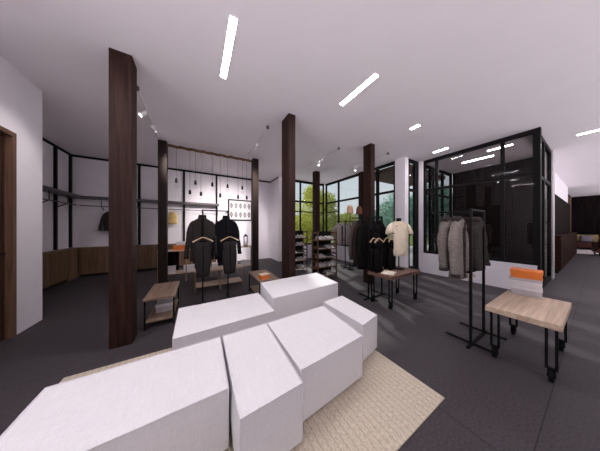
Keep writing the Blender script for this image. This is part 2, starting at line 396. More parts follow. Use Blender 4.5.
lb = MB(); pts = [(-.61+(2.03)*i/24, 5.31+.006*math.sin(i*1.7), 3.385+.008*math.sin(i*2.3)) for i in range(25)]
lb.tube(pts, [.036+.006*math.sin(i*3.1) for i in range(25)], 10)
tag(lb.build('log_beam', 'beam_wood'), 'rough brown log beam spanning two dark posts just under the ceiling', 'beam')

# ------------------------------------------------------------------ ceiling lights
def strip(x, y0, y1, label, w=.07, group=None):
    t = thing('ceiling_light', label, 'ceiling light', (x, (y0+y1)/2, CEIL), 0, group)
    l = (y1-y0)/2
    fr = MB(); hw = w/2
    fr.box(-hw-.008, -l-.008, -.006, -hw, l+.008, -.0005).box(hw, -l-.008, -.006, hw+.008, l+.008, -.0005).box(-hw, -l-.008, -.006, hw, -l, -.0005).box(-hw, l, -.006, hw, l+.008, -.0005)
    fr.build('frame', 'white_metal', t)
    MB().box(-hw, -l, -.004, hw, l, -.0008).build('diffuser', 'lamp', t)
    return t
strip(.31, 1.81, 2.61, 'long bright linear ceiling light nearest the widest dark column', .068)
strip(2.085, 1.52, 2.19, 'bright linear ceiling light halfway between the widest column and the glass room', .075)
strip(3.85, 1.84, 2.0, 'short linear ceiling light above the coat rack, smallest of its row', .07)
strip(5.615, 2.0, 2.32, 'linear ceiling light close to the top of the glass partition', .07)
strip(7.31, -.35, .27, 'linear ceiling light outside the glass room towards the lounge')
strip(7.32, 1.55, 2.24, 'linear ceiling light inside the glass room, in front of its dark wall')
strip(6.75, 1.10, 1.54, 'shorter added light strip standing in for a reflection in the front glass', .06)  # added lamp in place of a strip mirrored in the glass
for x in (10.5, 14., 18.):
    strip(x, -1.6, -.5, 'linear ceiling light over the lounge beyond the frame', .045, 'lounge ceiling lights')
for x, y in ((-1.46, 1.9),):
    strip(x, y-.4, y+.4, 'linear ceiling light on the shop side outside the picture', .07, 'shop ceiling lights outside the picture')

# track lights
def track(x, y0, y1, heads, label, aim):
    t = thing('track_light', label, 'track light', (x, y0, CEIL))
    MB().box(-.016, 0, -.035, .016, y1-y0, -.001).build('track', 'white_metal', t, bevel=.003)
    MB().lathe([(.03, -.045), (.03, -.001)], (0, -.03, 0), 14).build('feed_cap', 'grey_shelf', t)
    for hy, (d, watt) in zip(heads, aim):
        d = Vector(d).normalized(); a = Vector((0, hy-y0, -.085)); b = a + d*.10
        h = MB(); h.tube([(0, hy-y0, -.03), (0, hy-y0, -.085)], .007); h.tube([a-d*.015, a, b], [.016, .030, .032], 14)
        ho = h.build('spot_head', 'white_metal', t)
        l = MB(); l.tube([b+d*.0005, b+d*.004], .027, 14); l.build('lens', 'spot', ho)
        sp = bpy.data.lights.new('spot', 'SPOT'); sp.energy = watt; sp.spot_size = 1.12; sp.spot_blend = .9; sp.shadow_soft_size = .04; sp.color = (1, .93, .9)
        so = bpy.data.objects.new('spot_lamp', sp); COL.objects.link(so); so.parent = ho
        so.location = b+d*.02; so.rotation_euler = d.to_track_quat('-Z', 'Y').to_euler()
    return t
track(-.76, 3.45, 5.15, (3.95, 4.42), 'white ceiling track with two spots beside the widest dark column', (((-1, -.25, -1.1), 26), ((.62, 1, -.70), 185)))
track(1.24, 3.45, 4.95, (4.12,), 'white ceiling track with one lit spot above the orange box table', (((-.10, 1, -.62), 185),))
track(3.16, 3.45, 4.85, (4.1, 4.35), 'white ceiling track with two spots above the shoe racks', (((-.75, 1, -.62), 260), ((.3, -.3, -1), 30)))
track(4.55, 3.0, 4.3, (4.08,), 'white ceiling track with one spot near the glazing above the pale shirts', (((-.3, .3, -1), 20),))

# ------------------------------------------------------------------ rug and ottomans
rg = MB().box(-1.06, .64, .0, 1.74, 2.5, .012).build('sisal_rug', 'sisal', bevel=.004)
tag(rg, 'flat tan sisal rug with fine ribs lying under the white ottomans', 'rug')

def ottoman(c, h, label, seed=0):
    """c: four corners (near left, near right, far right, far left)"""
    cx = sum(p[0] for p in c)/4; cy = sum(p[1] for p in c)/4; z0 = .0125
    t = thing('ottoman', label, 'ottoman', (cx, cy, z0), 0, 'white linen ottomans on the rug')
    c = [(p[0]-cx, p[1]-cy) for p in c]; H = h-z0; N = 14
    def P(u, v): return (c[0][0]*(1-u)*(1-v)+c[1][0]*u*(1-v)+c[2][0]*u*v+c[3][0]*(1-u)*v, c[0][1]*(1-u)*(1-v)+c[1][1]*u*(1-v)+c[2][1]*u*v+c[3][1]*(1-u)*v)
    m = MB(); vs = []; fs = []
    for j in range(N+1):
        for i in range(N+1):
            x, y = P(i/N, j/N); s = min(1, 3*math.sin(PI*i/N))*min(1, 3*math.sin(PI*j/N))
            vs.append((x, y, H + .010*s + .004*s*noise.noise((x*4+seed, y*4, seed))))
    for j in range(N):
        for i in range(N): a = j*(N+1)+i; fs.append((a, a+1, a+N+2, a+N+1))
    m.add(vs, fs, True)
    # sides
    per = [(i/N, 0) for i in range(N)]+[(1, j/N) for j in range(N)]+[(1-i/N, 1) for i in range(N)]+[(0, 1-j/N) for j in range(N)]
    nrm = [(0, -1)]*N+[(1, 0)]*N+[(0, 1)]*N+[(-1, 0)]*N
    K = 8; n = len(per); vs = []; fs = []
    for k in range(K+1):
        for q, ((u, v), (nx, ny)) in enumerate(zip(per, nrm)):
            x, y = P(u, v); tt = q % N / N
            b = math.sin(PI*k/K)*math.sin(PI*tt)*.010 + .004*math.sin(PI*k/K)*noise.noise((x*5+seed, y*5, k*.4))
            vs.append((x+nx*b, y+ny*b, .02+(H-.02)*k/K))
    for k in range(K):
        for q in range(n): fs.append((k*n+q, k*n+(q+1) % n, (k+1)*n+(q+1) % n, (k+1)*n+q))
    m.add(vs, fs, True); m.add(vs[:n], [tuple(reversed(range(n)))])
    bo = m.build('cover', 'linen', t)
    for e in bo.data.edges: pass
    bo.data.set_sharp_from_angle(angle=.7)
    pp = MB(); r = .0045
    pts = [(*P(u, v), H+.0015+.0025*noise.noise((u*6+seed, v*6, 3))) for u, v in per]; pts.append(pts[0]); pp.tube(pts, r, 6)
    for q in range(4): pp.tube([(c[q][0], c[q][1], .02), (c[q][0], c[q][1], H)], r*.8, 6)
    pp.build('piping', 'linen_piping', bo)
    for fx, fy in ((.14, .14), (.86, .14), (.86, .86), (.14, .86)):
        x, y = P(fx, fy); MB().lathe([(.02, 0), (.022, .02)], (x, y, 0), 10).build('foot', 'black', t)
    return t
ottoman([(-.80, 1.155), (.168, 1.165), (.180, 1.745), (-.812, 1.738)], .40, 'longest white linen ottoman, nearest the viewer and farthest from the tables', 1)
ottoman([(.190, .945), (.585, .965), (.617, 1.752), (.205, 1.748)], .40, 'narrow white linen ottoman reaching nearest to the rug edge between two wide ones', 2)
ottoman([(.625, 1.055), (1.308, 1.105), (1.378, 1.776), (.632, 1.750)], .40, 'square white linen ottoman between the narrow one and the smallest one', 3)
ottoman([(1.455, 1.220), (1.762, 1.285), (1.815, 1.893), (1.452, 1.870)], .40, 'smallest white linen ottoman, at the end of the front row nearest the glass room', 4)
ottoman([(.820, 2.062), (1.940, 2.122), (2.016, 2.806), (.880, 2.750)], .505, 'broad white linen ottoman at the back in front of the shoe racks', 5)
ottoman([(-.186, 1.922), (.800, 1.960), (.798, 2.622), (-.190, 2.606)], .40, 'low white linen ottoman at the back in front of the dark jackets', 6)

# ------------------------------------------------------------------ tables
def roll_table(loc, label, topmat, L=.93, D=.47, H=.55):
    t = thing('rolling_table', label, 'table', loc)
    MB().box(0, 0, H-.055, L, D, H).build('tabletop', topmat, t, bevel=.004)
    for i, (x, y) in enumerate(((.07, .06), (L-.07, .06), (L-.07, D-.06), (.07, D-.06))):
        m = MB(); dy = .027
        for s in (-1, 1): m.bar((x, y+s*dy, .112), (x, y+s*dy, H-.056), .018)
        m.box(x-.014, y-dy-.009, .112, x+.014, y+dy+.009, .128); m.box(x-.03, y-dy-.02, H-.062, x+.03, y+dy+.02, H-.056)
        lg = m.build('leg', 'black', t)
        c = MB(); c.box(x-.022, y-.022, .045, x+.022, y-.016, .11).box(x-.022, y+.016, .045, x+.022, y+.022, .11).box(x-.022, y-.022, .104, x+.022, y+.022, .112)
        wv = [(x+.050*math.cos(a), y-.014, .051+.050*math.sin(a)) for a in [2*PI*k/18 for k in range(18)]]
        wv2 = [(p[0], y+.014, p[2]) for p in wv]; c.loft([wv, wv2])
        c.tube([(x, y-.026, .051), (x, y+.026, .051)], .008)
        c.build('caster', 'rubber', lg)
    return t
roll_table((2.70, .165, 0), 'pale oak topped table on black casters carrying orange and white boxes', 'oak_x')
roll_table((2.77, 1.745, 0), 'walnut topped table on black casters carrying the fur vest mannequin', 'walnut', H=.57)

def low_table(x0, y0, x1, y1, H, label):
    t = thing('low_table', label, 'table', (x0, y0, 0)); L = x1-x0; D = y1-y0
    MB().box(-.01, -.01, H-.03, L+.01, D+.01, H).build('tabletop', 'oak_y', t, bevel=.003)
    MB().box(.012, .012, .085, L-.012, D-.012, .105).build('lower_shelf', 'oak_y', t, bevel=.003)
    for x, y in ((.01, .01), (L-.01, .01), (L-.01, D-.01), (.01, D-.01)):
        MB().bar((x, y, 0), (x, y, H-.031), .018).build('leg', 'black', t)
    r = MB()
    for x in (.01, L-.01): r.bar((x, .02, .075), (x, D-.02, .075), .016); r.bar((x, .02, H-.04), (x, D-.02, H-.04), .016)
    r.build('rail', 'black', t)
    return t
low_table(-.62, 3.11, -.28, 3.87, .42, 'low oak table with a shelf beside the widest dark column')
low_table(.98, 3.12, 1.36, 3.90, .42, 'low oak table carrying the small orange box behind the back ottomans')

def carton(loc, sx, sy, sz, rz, m, lidm, label, lid=.35, cat='box', grp=None):
    t = thing('shoe_box', label, cat, loc, rz, grp)
    MB().box(-sx/2, -sy/2, 0, sx/2, sy/2, sz-.002).build('box_body', m, t, bevel=.002)
    b = MB(); hx, hy = sx/2+.004, sy/2+.004; z0 = sz*(1-lid)
    b.box(-hx, -hy, sz-.001, hx, hy, sz+.002).box(-hx, -hy, z0, -hx+.003, hy, sz-.001).box(hx-.003, -hy, z0, hx, hy, sz-.001).box(-hx+.003, -hy, z0, hx-.003, -hy+.003, sz-.001).box(-hx+.003, hy-.003, z0, hx-.003, hy, sz-.001)
    b.build('box_lid', lidm, t)
    return t
RZ = .10
g = 'shoe boxes stacked on the oak table'
carton((3.585, .475, .551), .19, .235, .105, RZ+.02, 'grey_card', 'white_card', 'grey white shoe box at the bottom of the stack on the oak table', .3, 'box', g)
carton((3.59, .48, .660), .20, .245, .10, RZ-.03, 'white_card', 'grey_card', 'white shoe box under the orange one in the stack on the oak table', .3, 'box', g)
carton((3.585, .475, .764), .20, .245, .095, RZ, 'orange_card', 'orange_card', 'flat orange shoe box on top of the stack on the oak table', .3, 'box', g)
carton((1.10, 3.24, .421), .16, .13, .085, .2, 'orange_card', 'cream_lid', 'small orange box with a pale lid on the low oak table', .12)
carton((-.44, 3.50, .106), .20, .26, .12, .05, 'grey_card', 'white_card', 'greyish box on the lower shelf of the low table beside the widest column', .3)

# ------------------------------------------------------------------ garment racks
def rack(x, y, label, sep=.45, H=1.62, top=.42, low=1.24, lowdir=-1, lowlen=.3):
    t = thing('garment_rack', label, 'clothes rack', (x, y, 0))
    MB().box(-.33, -.012, 0, .33, .012, .024).build('cross_bar', 'black', t)
    for s in (-1, 1):
        MB().box(s*sep/2-.012, -.20, 0.0245, s*sep/2+.012, .24, .044).build('foot_bar', 'black', t)
        MB().bar((s*sep/2, 0, .044), (s*sep/2, 0, H), .024).build('upright', 'black', t)
        MB().bar((s*sep/2, .012, H-.03), (s*sep/2, top, H-.03), .018).build('arm', 'black', t)
        MB().bar((s*sep/2, lowdir*.012, low), (s*sep/2, lowdir*lowlen, low), .016).build('arm', 'black', t)
    MB().bar((-sep/2+.013, 0, H-.014), (sep/2-.013, 0, H-.014), .02).build('top_rail', 'black', t)
    return t

def hanger(loc, label, rz=0, w=.20, m='hanger_wood', grp='hangers on the racks'):
    """hook at the origin, shoulders below"""
    t = thing('clothes_hanger', label, 'hanger', loc, rz, grp)
    hk = [(0, 0, -.105 if w < .11 else -.075)] + [(.028*math.cos(a), 0, .018-.026+.028*math.sin(a)) for a in [(-90+i*30)*PI/180 for i in range(0, 9)]]
    MB().tube(hk, .0028, 6).build('hook', 'black', t)
    dz = .03 if w < .11 else 0; pts = [(w*s, -.012*abs(s)**2, -.078-dz-.075*abs(s)**1.3) for s in [-1+i/8 for i in range(17)]]
    b = MB(); b.tube(pts, [.008+.004*abs(i-8)/8 for i in range(17)], 8); b.build('shoulder_bar', m, t)
    return t

def ell(cx, cy, z, rx, ry, n=24, p=2.4, dz=0, seed=0, amp=0):
    out = []
    for k in range(n):
        a = 2*PI*k/n; c, s = math.cos(a), math.sin(a)
        x = math.copysign(abs(c)**(2/p), c)*rx; y = math.copysign(abs(s)**(2/p), s)*ry
        f = 1 + amp*noise.noise((c*2.2+seed, s*2.2, z*1.2))
        out.append((cx+x*f, cy+y*(1+2.5*amp*noise.noise((c*3+seed, s*3+9, z*.9))), z+dz*abs(x)/max(rx, .01)))
    return out

def garment(loc, label, cat, m, L=.78, w=.21, hem=.24, ry=.075, sleeve=.62, rz=0, name='jacket', lapel=None, collar=True, lining='black_cloth', seed=0, grp=None, buttons=True, splay=.075):
    """hangs below a hook at the origin, facing -Y"""
    t = thing(cat, label, cat, loc, rz, grp)
    b = MB(); zs = -.075
    rg = [ell(0, 0, zs, .050, .045, amp=.02, seed=seed), ell(0, 0, zs-.02, .066, .054, dz=-.012, amp=.02, seed=seed),
          ell(0, 0, zs-.032, w*.62, .060, dz=-.038, amp=.03, seed=seed), ell(0, 0, zs-.06, w*.94, .064, dz=-.062, amp=.03, seed=seed),
          ell(0, 0, zs-.14, w*1.0, ry, dz=-.03, amp=.04, seed=seed)]
    for i in range(1, 9):
        f = i/8; rg.append(ell(0, 0, zs-.14-(L-.14-.075)*f, w*(1-f)+hem*f - .015*math.sin(PI*f), ry*(1+.25*f), amp=.05+.05*f, seed=seed))
    b.loft(rg, True); body = b.build('body', m, t)
    if sleeve:
        for s in (-1, 1):
            sl = MB(); pth = []; rr = []
            for i in range(9):
                f = i/8
                pth.append((s*(w*.82+splay*1.2*math.sin(f*1.5)+.012*noise.noise((f*3, seed, s))), -.035*f*f, zs-.15-(sleeve-.085)*f)); rr.append((.044+.012*math.sin(min(1, f*2)*PI)-.004*f)*(1+.10*noise.noise((f*7, s*3+seed, 1))))
            pth.insert(0, (s*w*.66, 0, zs-.10)); rr.insert(0, .034)
            sl.tube(pth, rr, 12); so = sl.build('sleeve', m, t)
            cf = MB(); e = pth[-1]; cf.tube([(e[0], e[1], e[2]+.035), (e[0], e[1], e[2]-.004)], rr[-1]*1.07, 12); cf.build('cuff', lapel or m, so)
    if collar:
        c = MB(); n = 16
        for lo, hi, r0, r1 in ((zs-.03, zs+.035, .075, .060),):
            c.loft([[(r0*math.cos(a), r0*.8*math.sin(a)+.004, lo-.02*max(0, -math.sin(a))) for a in [2*PI*k/n for k in range(n)]],
                    [(r1*1.05*math.cos(a), r1*.85*math.sin(a)+.004, hi-.03*max(0, -math.sin(a))) for a in [2*PI*k/n for k in range(n)]]], True)
        c.build('collar', lapel or m, t)
    if lapel or buttons:
        # front placket following the chest
        p = MB(); hw = .022
        z1, z2 = zs-.045, zs-L+.09
        p.box(-hw, -ry*1.32, z2, hw, -ry*.85, z1); p.build('placket', lapel or lining, t, bevel=.004)
        if buttons:
            for i in range(4):
                z = z1-.10-(z1-z2-.2)*i/3
                bt = MB(); bt.lathe([(.009, 0), (.009, .004)], (0, 0, 0), 10)
                bo = bt.build('button', lining, t); bo.rotation_euler = (PI/2, 0, 0); bo.location = (0, -ry*1.32-.0005, z)
    return t

# rack in front of the framed poster: two jackets behind, two vests in front
rack(.305, 3.66, 'black garment rack holding dark jackets and vests behind the low white ottoman', .43, 1.72, .36, 1.31, -1, .26)
ZA = 1.69-.012
hanger((.09, 3.90, ZA), 'wooden hanger inside the charcoal jacket', 0, .105)
garment((.09, 3.90, ZA), 'charcoal jacket with brown front hanging beside the navy black jacket', 'jacket', 'charcoal_cloth', .92, .205, .21, .08, .72, lapel='brown_cloth', seed=3, grp='jackets on the rack behind the ottomans')
hanger((.52, 3.90, ZA), 'wooden hanger inside the navy black jacket', 0, .105)
garment((.52, 3.90, ZA), 'navy black jacket hanging beside the charcoal jacket in front of the poster', 'jacket', 'navy_cloth', .92, .205, .21, .08, .70, lapel='black_cloth', seed=7, grp='jackets on the rack behind the ottomans')
ZB = 1.31-.010
def vest(loc, label, m, seed, L=.62, w=.125, name='vest', grp=None):
    t = thing(name, label, 'vest', loc, 0, grp); zs = -.125; b = MB()
    rg = [ell(0, 0, zs-.02, w*.55, .040, dz=-.02, amp=.02, seed=seed), ell(0, 0, zs-.05, w*.95, .045, dz=-.02, amp=.03, seed=seed),
          ell(0, 0, zs-.13, w*.86, .05, amp=.04, seed=seed)]
    for i in range(1, 7):
        f = i/6; rg.append(ell(0, 0, zs-.13-(L-.13)*f, w*(.90+.10*math.sin(PI*f))*(1-.18*f*f), .055, amp=.08, seed=seed))
    b.loft(rg); b.build('body', m, t)
    p = MB(); p.box(-.008, -.066, zs-L+.06, .008, -.045, zs-.09); p.build('zip', 'black_cloth', t)
    n = MB(); n.loft([ell(0, 0, zs-.035, w*.5, .046), ell(0, 0, zs-.006, w*.42, .038)]); n.build('neckband', 'black_cloth', t)
    return t
hanger((.09, 3.44, ZB), 'pale wooden hanger carrying the dark vest in front of the charcoal jacket', 0, .155)
vest((.09, 3.44, ZB), 'dark grey vest on a pale hanger in front of the charcoal jacket', 'vest_cloth', 2, grp='vests in front of the jackets')
hanger((.52, 3.44, ZB), 'pale wooden hanger carrying the dark vest in front of the navy jacket', 0, .155)
vest((.52, 3.44, ZB), 'dark grey vest on a pale hanger in front of the navy black jacket', 'vest_cloth', 5, grp='vests in front of the jackets')

# rack beside the oak table
rack(3.015, .775, 'black garment rack of grey coats standing beside the pale oak table', .45, 1.62, .40, .86, 1, .30)
ZA = 1.59-.012
G = 'coats on the rack beside the oak table'
for x, y, m, L, s, lab, sl in ((2.79, 1.0, 'grey_tweed', .72, 11, 'grey tweed jacket foremost on the rack beside the oak table', .56),
                           (2.79, .89, 'taupe_tweed', .80, 13, 'pale taupe tweed coat beside the grey tweed jacket', .62),
                           (3.24, 1.10, 'taupe_dark', .70, 12, 'dark taupe coat half hidden behind the pale taupe coat', .5),
                           (3.24, 1.01, 'black_cloth', .74, 15, 'black coat hanging just behind the pale taupe coat', .54),
                           (3.24, .92, 'brown_cloth', .78, 14, 'dark brown coat between the black coat and the charcoal coat', .6),
                           (3.24, .83, 'charcoal_cloth', .74, 16, 'charcoal coat nearest the far rack upright beside the oak table', .56)):
    hanger((x, y, ZA), 'hanger inside the ' + lab.split(' on the')[0].split(' tucked')[0].split(' with')[0].split(' half')[0].split(' nearest')[0], 0, .105)
    garment((x, y, ZA), lab, 'coat', m, L, .145, .175, .05, sl, lapel='charcoal_cloth' if 'tweed' in m else None, seed=s, grp=G, splay=.06)
hanger((3.24, .90, .86-.010), 'empty wooden hanger low on the coat rack, nearer the upright', .1, .16)
hanger((3.24, 1.00, .86-.010), 'empty wooden hanger low on the coat rack, nearer the arm end', -.1, .16)

# rack of dark coats by the column behind the walnut table
rack(3.085, 2.28, 'black garment rack of dark coats behind the walnut table', .41, 1.62, .42, 1.28, -1, .26)
ZA = 1.59-.012; G = 'dark coats on the rack behind the walnut table'
for x, y, m, L, s, lab in ((2.88, 2.38, 'black_cloth', 1.0, 21, 'long black coat in front on the rack behind the walnut table'),
                        (2.88, 2.49, 'brown_cloth', .95, 22, 'long dark brown coat second on the rack behind the walnut table'),
                        (2.88, 2.60, 'taupe_dark', .85, 23, 'dark taupe coat last on the rack, closest to the pale shirts'),
                        (3.29, 2.32, 'black_cloth', 1.0, 25, 'long black coat nearest the fur vest mannequin'),
                        (3.29, 2.44, 'navy_cloth', .96, 26, 'navy black coat behind the coat nearest the fur vest')):
    hanger((x, y, ZA), 'hanger inside the ' + lab.split(' in front')[0].split(' second')[0].split(' third')[0].split(' last')[0].split(' nearest the fur')[0].split(' behind')[0] + (' by the fur vest' if x > 3 else ' by the shirts'), 0, .105)
    garment((x, y, ZA), lab, 'coat', m, L, .155, .17, .05, .62, seed=s, grp=G, splay=.045)
def trousers(loc, label, m, seed, L=.72, grp=None):
    t = thing('trousers', label, 'trousers', loc, 0, grp)
    b = MB(); b.loft([ell(0, 0, -.125, .105, .016, amp=.05, seed=seed), ell(0, 0, -.17, .11, .022, amp=.06, seed=seed), ell(0, 0, -.30, .115, .028, amp=.08, seed=seed)])
    b.build('waist', m, t)
    for s in (-1, 1):
        l = MB(); l.loft([ell(s*.055, 0, -.27-(L-.27)*f, .058-.012*f, .026, amp=.08, seed=seed+s) for f in (0, .25, .5, .75, 1)]); l.build('trouser_leg', m, t)
    return t
k = 0
for x in (2.88, 3.29):
    for y, nm in ((2.06, 'first'), (2.16, 'second')):
        side = 'by the fur vest' if x > 3 else 'by the shirts'
        hanger((x, y, 1.28-.009), 'pale wooden hanger %s from the front in the lower row %s' % (nm, side), 0, .125)
        trousers((x, y, 1.28-.009), 'dark trousers %s from the front in the lower row %s' % (nm, side), 'black_cloth', 30+k, .70, 'dark trousers on the rack behind the walnut table'); k += 1

# pale shirts by the window
rack(4.565, 4.40, 'black garment rack of pale stone shirts by the low window wall', .41, 1.62, .42, .95, 1, .25)
ZA = 1.59-.012; G = 'pale shirts by the window'
for x, y, s, lab in ((4.36, 4.60, 41, 'pale stone shirt farthest towards the shoe racks'), (4.77, 4.62, 42, 'pale stone shirt nearest the dark coats'),
                     (4.36, 4.76, 43, 'stone shirt hanging behind the one farthest towards the shoe racks'), (4.77, 4.78, 44, 'stone shirt hanging behind the one nearest the dark coats')):
    hanger((x, y, ZA), 'hanger inside the ' + lab, 0, .105)
    garment((x, y, ZA), lab, 'shirt', 'stone_shirt', .80, .18, .19, .05, .58, seed=s, grp=G, buttons=(y < 4.7), splay=.03)
def hat_stand(x, y, m, label, hlabel):
    t = thing('hat_stand', label, 'hat stand', (x, y, 0))
    MB().lathe([(.12, 0), (.12, .015), (.02, .022)], n=20).build('base', 'black', t)
    MB().tube([(0, 0, .02), (0, 0, 1.86)], .010).build('pole', 'black', t)
    h = MB(); h.lathe([(.085, 0), (.10, .01), (.103, .06), (.098, .15), (.085, .215), (.055, .26), (.02, .282)], (0, 0, 0), 18)
    o = thing('knit_hat', hlabel, 'hat', (x, y, 1.845))
    h.build('crown', m, o); q = MB(); q.lathe([(.101, -.005), (.107, 0), (.107, .045), (.101, .05)], n=18); q.build('brim_band', m, o)
hat_stand(4.36, 4.18, 'tan_felt', 'thin black hat stand under the tan hat by the shirts', 'tall tan hat on a black stand above the pale shirts')
hat_stand(4.77, 4.16, 'brown_felt', 'thin black hat stand under the brown hat by the window post', 'tall brown hat on a black stand in front of the window post')

# ------------------------------------------------------------------ fur vest mannequin
mq = thing('mannequin', 'black bust form on a pole stand wearing the cream fur vest', 'mannequin', (3.45, 2.02, .5705))
MB().lathe([(.10, 0), (.10, .012), (.03, .02), (.016, .03)], n=24).build('base', 'black', mq)
MB().tube([(0, 0, .02), (0, 0, .38)], .011).build('pole', 'black', mq)
t = MB(); t.loft([ell(0, 0, .34, .13, .09), ell(0, 0, .5, .125, .09), ell(0, 0, .72, .15, .10), ell(0, 0, .85, .17, .085), ell(0, 0, .90, .11, .07), ell(0, 0, .925, .055, .052), ell(0, 0, .985, .052, .05)])
t.v = [(x*.78, y*.78, z) for x, y, z in t.v]
t.build('torso', 'black_cloth', mq)
n_ = MB(); n_.lathe([(.053, .986), (.055, .99), (.05, 1.0), (.015, 1.006)], n=16); n_.build('neck_cap', 'black', mq)
fv = thing('fur_vest', 'cream fur vest worn by the bust form on the walnut table', 'vest', (3.45, 2.02, .5705), -.55)
b = MB(); rg = [ell(0, 0, .27, .175, .125, 40, amp=.06), ell(0, 0, .36, .178, .13, 40, amp=.06, seed=1), ell(0, 0, .5, .172, .13, 40, amp=.06, seed=2), ell(0, 0, .65, .18, .135, 40, amp=.05, seed=3), ell(0, 0, .78, .20, .13, 40, amp=.05, seed=4), ell(0, 0, .86, .20, .11, 40, amp=.04), ell(0, 0, .91, .14, .09, 40, amp=.04), ell(0, 0, .94, .085, .075, 40, amp=.03)]
b.loft(rg)
rnd = random.Random(4)
def tufts(mb, rings, count, ln=.03, wd=.006):
    for _ in range(count):
        i = rnd.randrange(len(rings)-1); k = rnd.randrange(len(rings[0])); f = rnd.random()
        n = len(rings[0]); a = Vector(rings[i][k]).lerp(Vector(rings[i][(k+1) % n]), f); c = Vector(rings[i+1][k]).lerp(Vector(rings[i+1][(k+1) % n]), f)
        p = a.lerp(c, rnd.random()); out = Vector((p.x, p.y, 0)).normalized()
        d = (out*.7+Vector((rnd.uniform(-.4, .4), rnd.uniform(-.4, .4), rnd.uniform(-1, -.1)))).normalized()
        s = out.cross(d).normalized()*wd if out.cross(d).length > .01 else Vector((wd, 0, 0))
        mb.add([p-s, p+s, p+d*ln], [(0, 1, 2)])
tufts(b, rg, 2600)
b.v = [(x*.84, y*.84, z) for x, y, z in b.v]
b.build('fur_body', 'fur', fv)
for s in (-1, 1):
    sl = MB(); p = [(s*.15, 0, .86), (s*.20, -.005, .82), (s*.235, -.01, .75), (s*.245, -.012, .70)]; r = [.06, .068, .068, .064]
    sl.tube(p, r, 16)
    rr = [[(q[0]+rad*math.cos(2*PI*j/16), q[1]+rad*math.sin(2*PI*j/16), q[2]) for j in range(16)] for q, rad in zip(p, r)]
    for ring in range(3): pass
    cnt = len(sl.v)
    for _ in range(420):
        i = rnd.randrange(3); f = rnd.random(); q = Vector(p[i]).lerp(Vector(p[i+1]), f); rad = r[i]*(1-f)+r[i+1]*f; a = rnd.random()*2*PI
        out = Vector((math.cos(a), math.sin(a), 0)); pp = q+out*rad; d = (out*.7+Vector((0, 0, -.7))+Vector((rnd.uniform(-.3, .3),)*3)).normalized(); sd = Vector((-out.y, out.x, 0))*.006
        sl.add([pp-sd, pp+sd, pp+d*.03], [(0, 1, 2)])
    sl.v = [(x*.84, y*.84, z) for x, y, z in sl.v]
    so = sl.build('short_sleeve', 'fur', fv)
    cf = MB(); cf.tube([(s*.205, -.010, .705), (s*.208, -.011, .685)], .048, 16); cf.build('sleeve_lining', 'black_cloth', so)
# open booklet on the walnut table
bk = thing('open_book', 'open cream booklet lying on the walnut table', 'book', (2.99, 1.93, .5705), .35)
for s in (-1, 1):
    v = []; N = 10
    for i in range(N+1):
        f = i/N; x = s*.15*f; z = .012*math.sin(PI*min(1, f*1.15))+.008
        v += [(x, -.10, z), (x, .10, z), (x, .10, .001), (x, -.10, .001)]
    m = MB(); m.loft([v[i*4:i*4+4] for i in range(N+1)], True, False); m.build('page_block', 'cream_page', bk)

# ------------------------------------------------------------------ shelf unit, bench, things on them
su = thing('open_shelf_unit', 'long low open oak shelf unit between the posts under the log beam', 'shelf unit', (-.84, 5.46, 0))
L = 2.38; D = .36
MB().box(0, 0, .775, L, D, .80).build('top_board', 'oak_x', su, bevel=.003)
MB().box(.025, .01, .20, L-.025, D-.01, .222).build('shelf', 'oak_x', su, bevel=.003)
for x in (0, L/4-.0125, L/2-.0125, 3*L/4-.0125, L-.025):
    for yy in (0, D-.025): MB().box(x, yy, 0, x+.025, yy+.025, .7748).build('upright', 'oak_z', su)
for i in range(3):
    x = .12+i*.62
    r = MB(); r.box(x, D-.015, .24, x+.30, D-.005, .74); r.build('back_panel', 'dark_panel', su)
G = 'pale boxes on the lower shelf of the shelf unit'
for x, sx, sz, lab in ((.22, .27, .16, 'white box on the lower shelf nearest the post by the yellow bag'), (.66, .24, .15, 'white box on the lower shelf just under the orange box'), (1.22, .26, .14, 'white box on the lower shelf behind the charcoal jacket'), (1.75, .26, .15, 'grey white box on the lower shelf behind the navy jacket'), (2.15, .24, .15, 'white box on the lower shelf nearest the post by the poster')):
    carton((-.84+x, 5.61, .2225), sx, .20, sz, 0, 'white_card', 'white_card', lab, .3, 'box', G)
carton((-.40, 5.62, .801), .26, .20, .12, .05, 'orange_card', 'orange_card', 'orange box on the oak shelf unit near the post', .3)
carton((-.37, 5.63, .9245), .18, .16, .085, .0, 'white_card', 'white_card', 'small white box on top of the orange box on the shelf unit', .3)
ln = thing('metal_lantern', 'slim black metal lantern on the shelf unit below the poster', 'lantern', (1.32, 5.64, .801))
MB().box(-.06, -.06, 0, .06, .06, .015).build('base', 'black', ln)
fr = MB()
for sx_ in (-1, 1):
    for sy_ in (-1, 1): fr.bar((sx_*.05, sy_*.05, .015), (sx_*.05, sy_*.05, .30), .012)
fr.build('frame', 'black', ln)
c = MB(); c.lathe([(.075, .30), (.075, .315), (.02, .36), (.02, .38)], n=4); c.build('cap', 'black', ln)
MB().tube([(0, 0, .015), (0, 0, .14)], .025, 12).build('candle', 'cream_page', ln)
bn = thing('low_bench', 'low oak frame bench on the floor behind the dark vests', 'bench', (-.05, 4.33, 0))
MB().box(0, 0, .42, 1.02, .36, .45).build('seat', 'oak_x', bn, bevel=.003)
for x in (0, .49, .99):
    for yy in (0, .33): MB().box(x, yy, 0, x+.03, yy+.03, .4198).build('leg', 'oak_z', bn)
MB().box(.03, .005, .10, .99, .355, .12).build('lower_board', 'oak_x', bn)

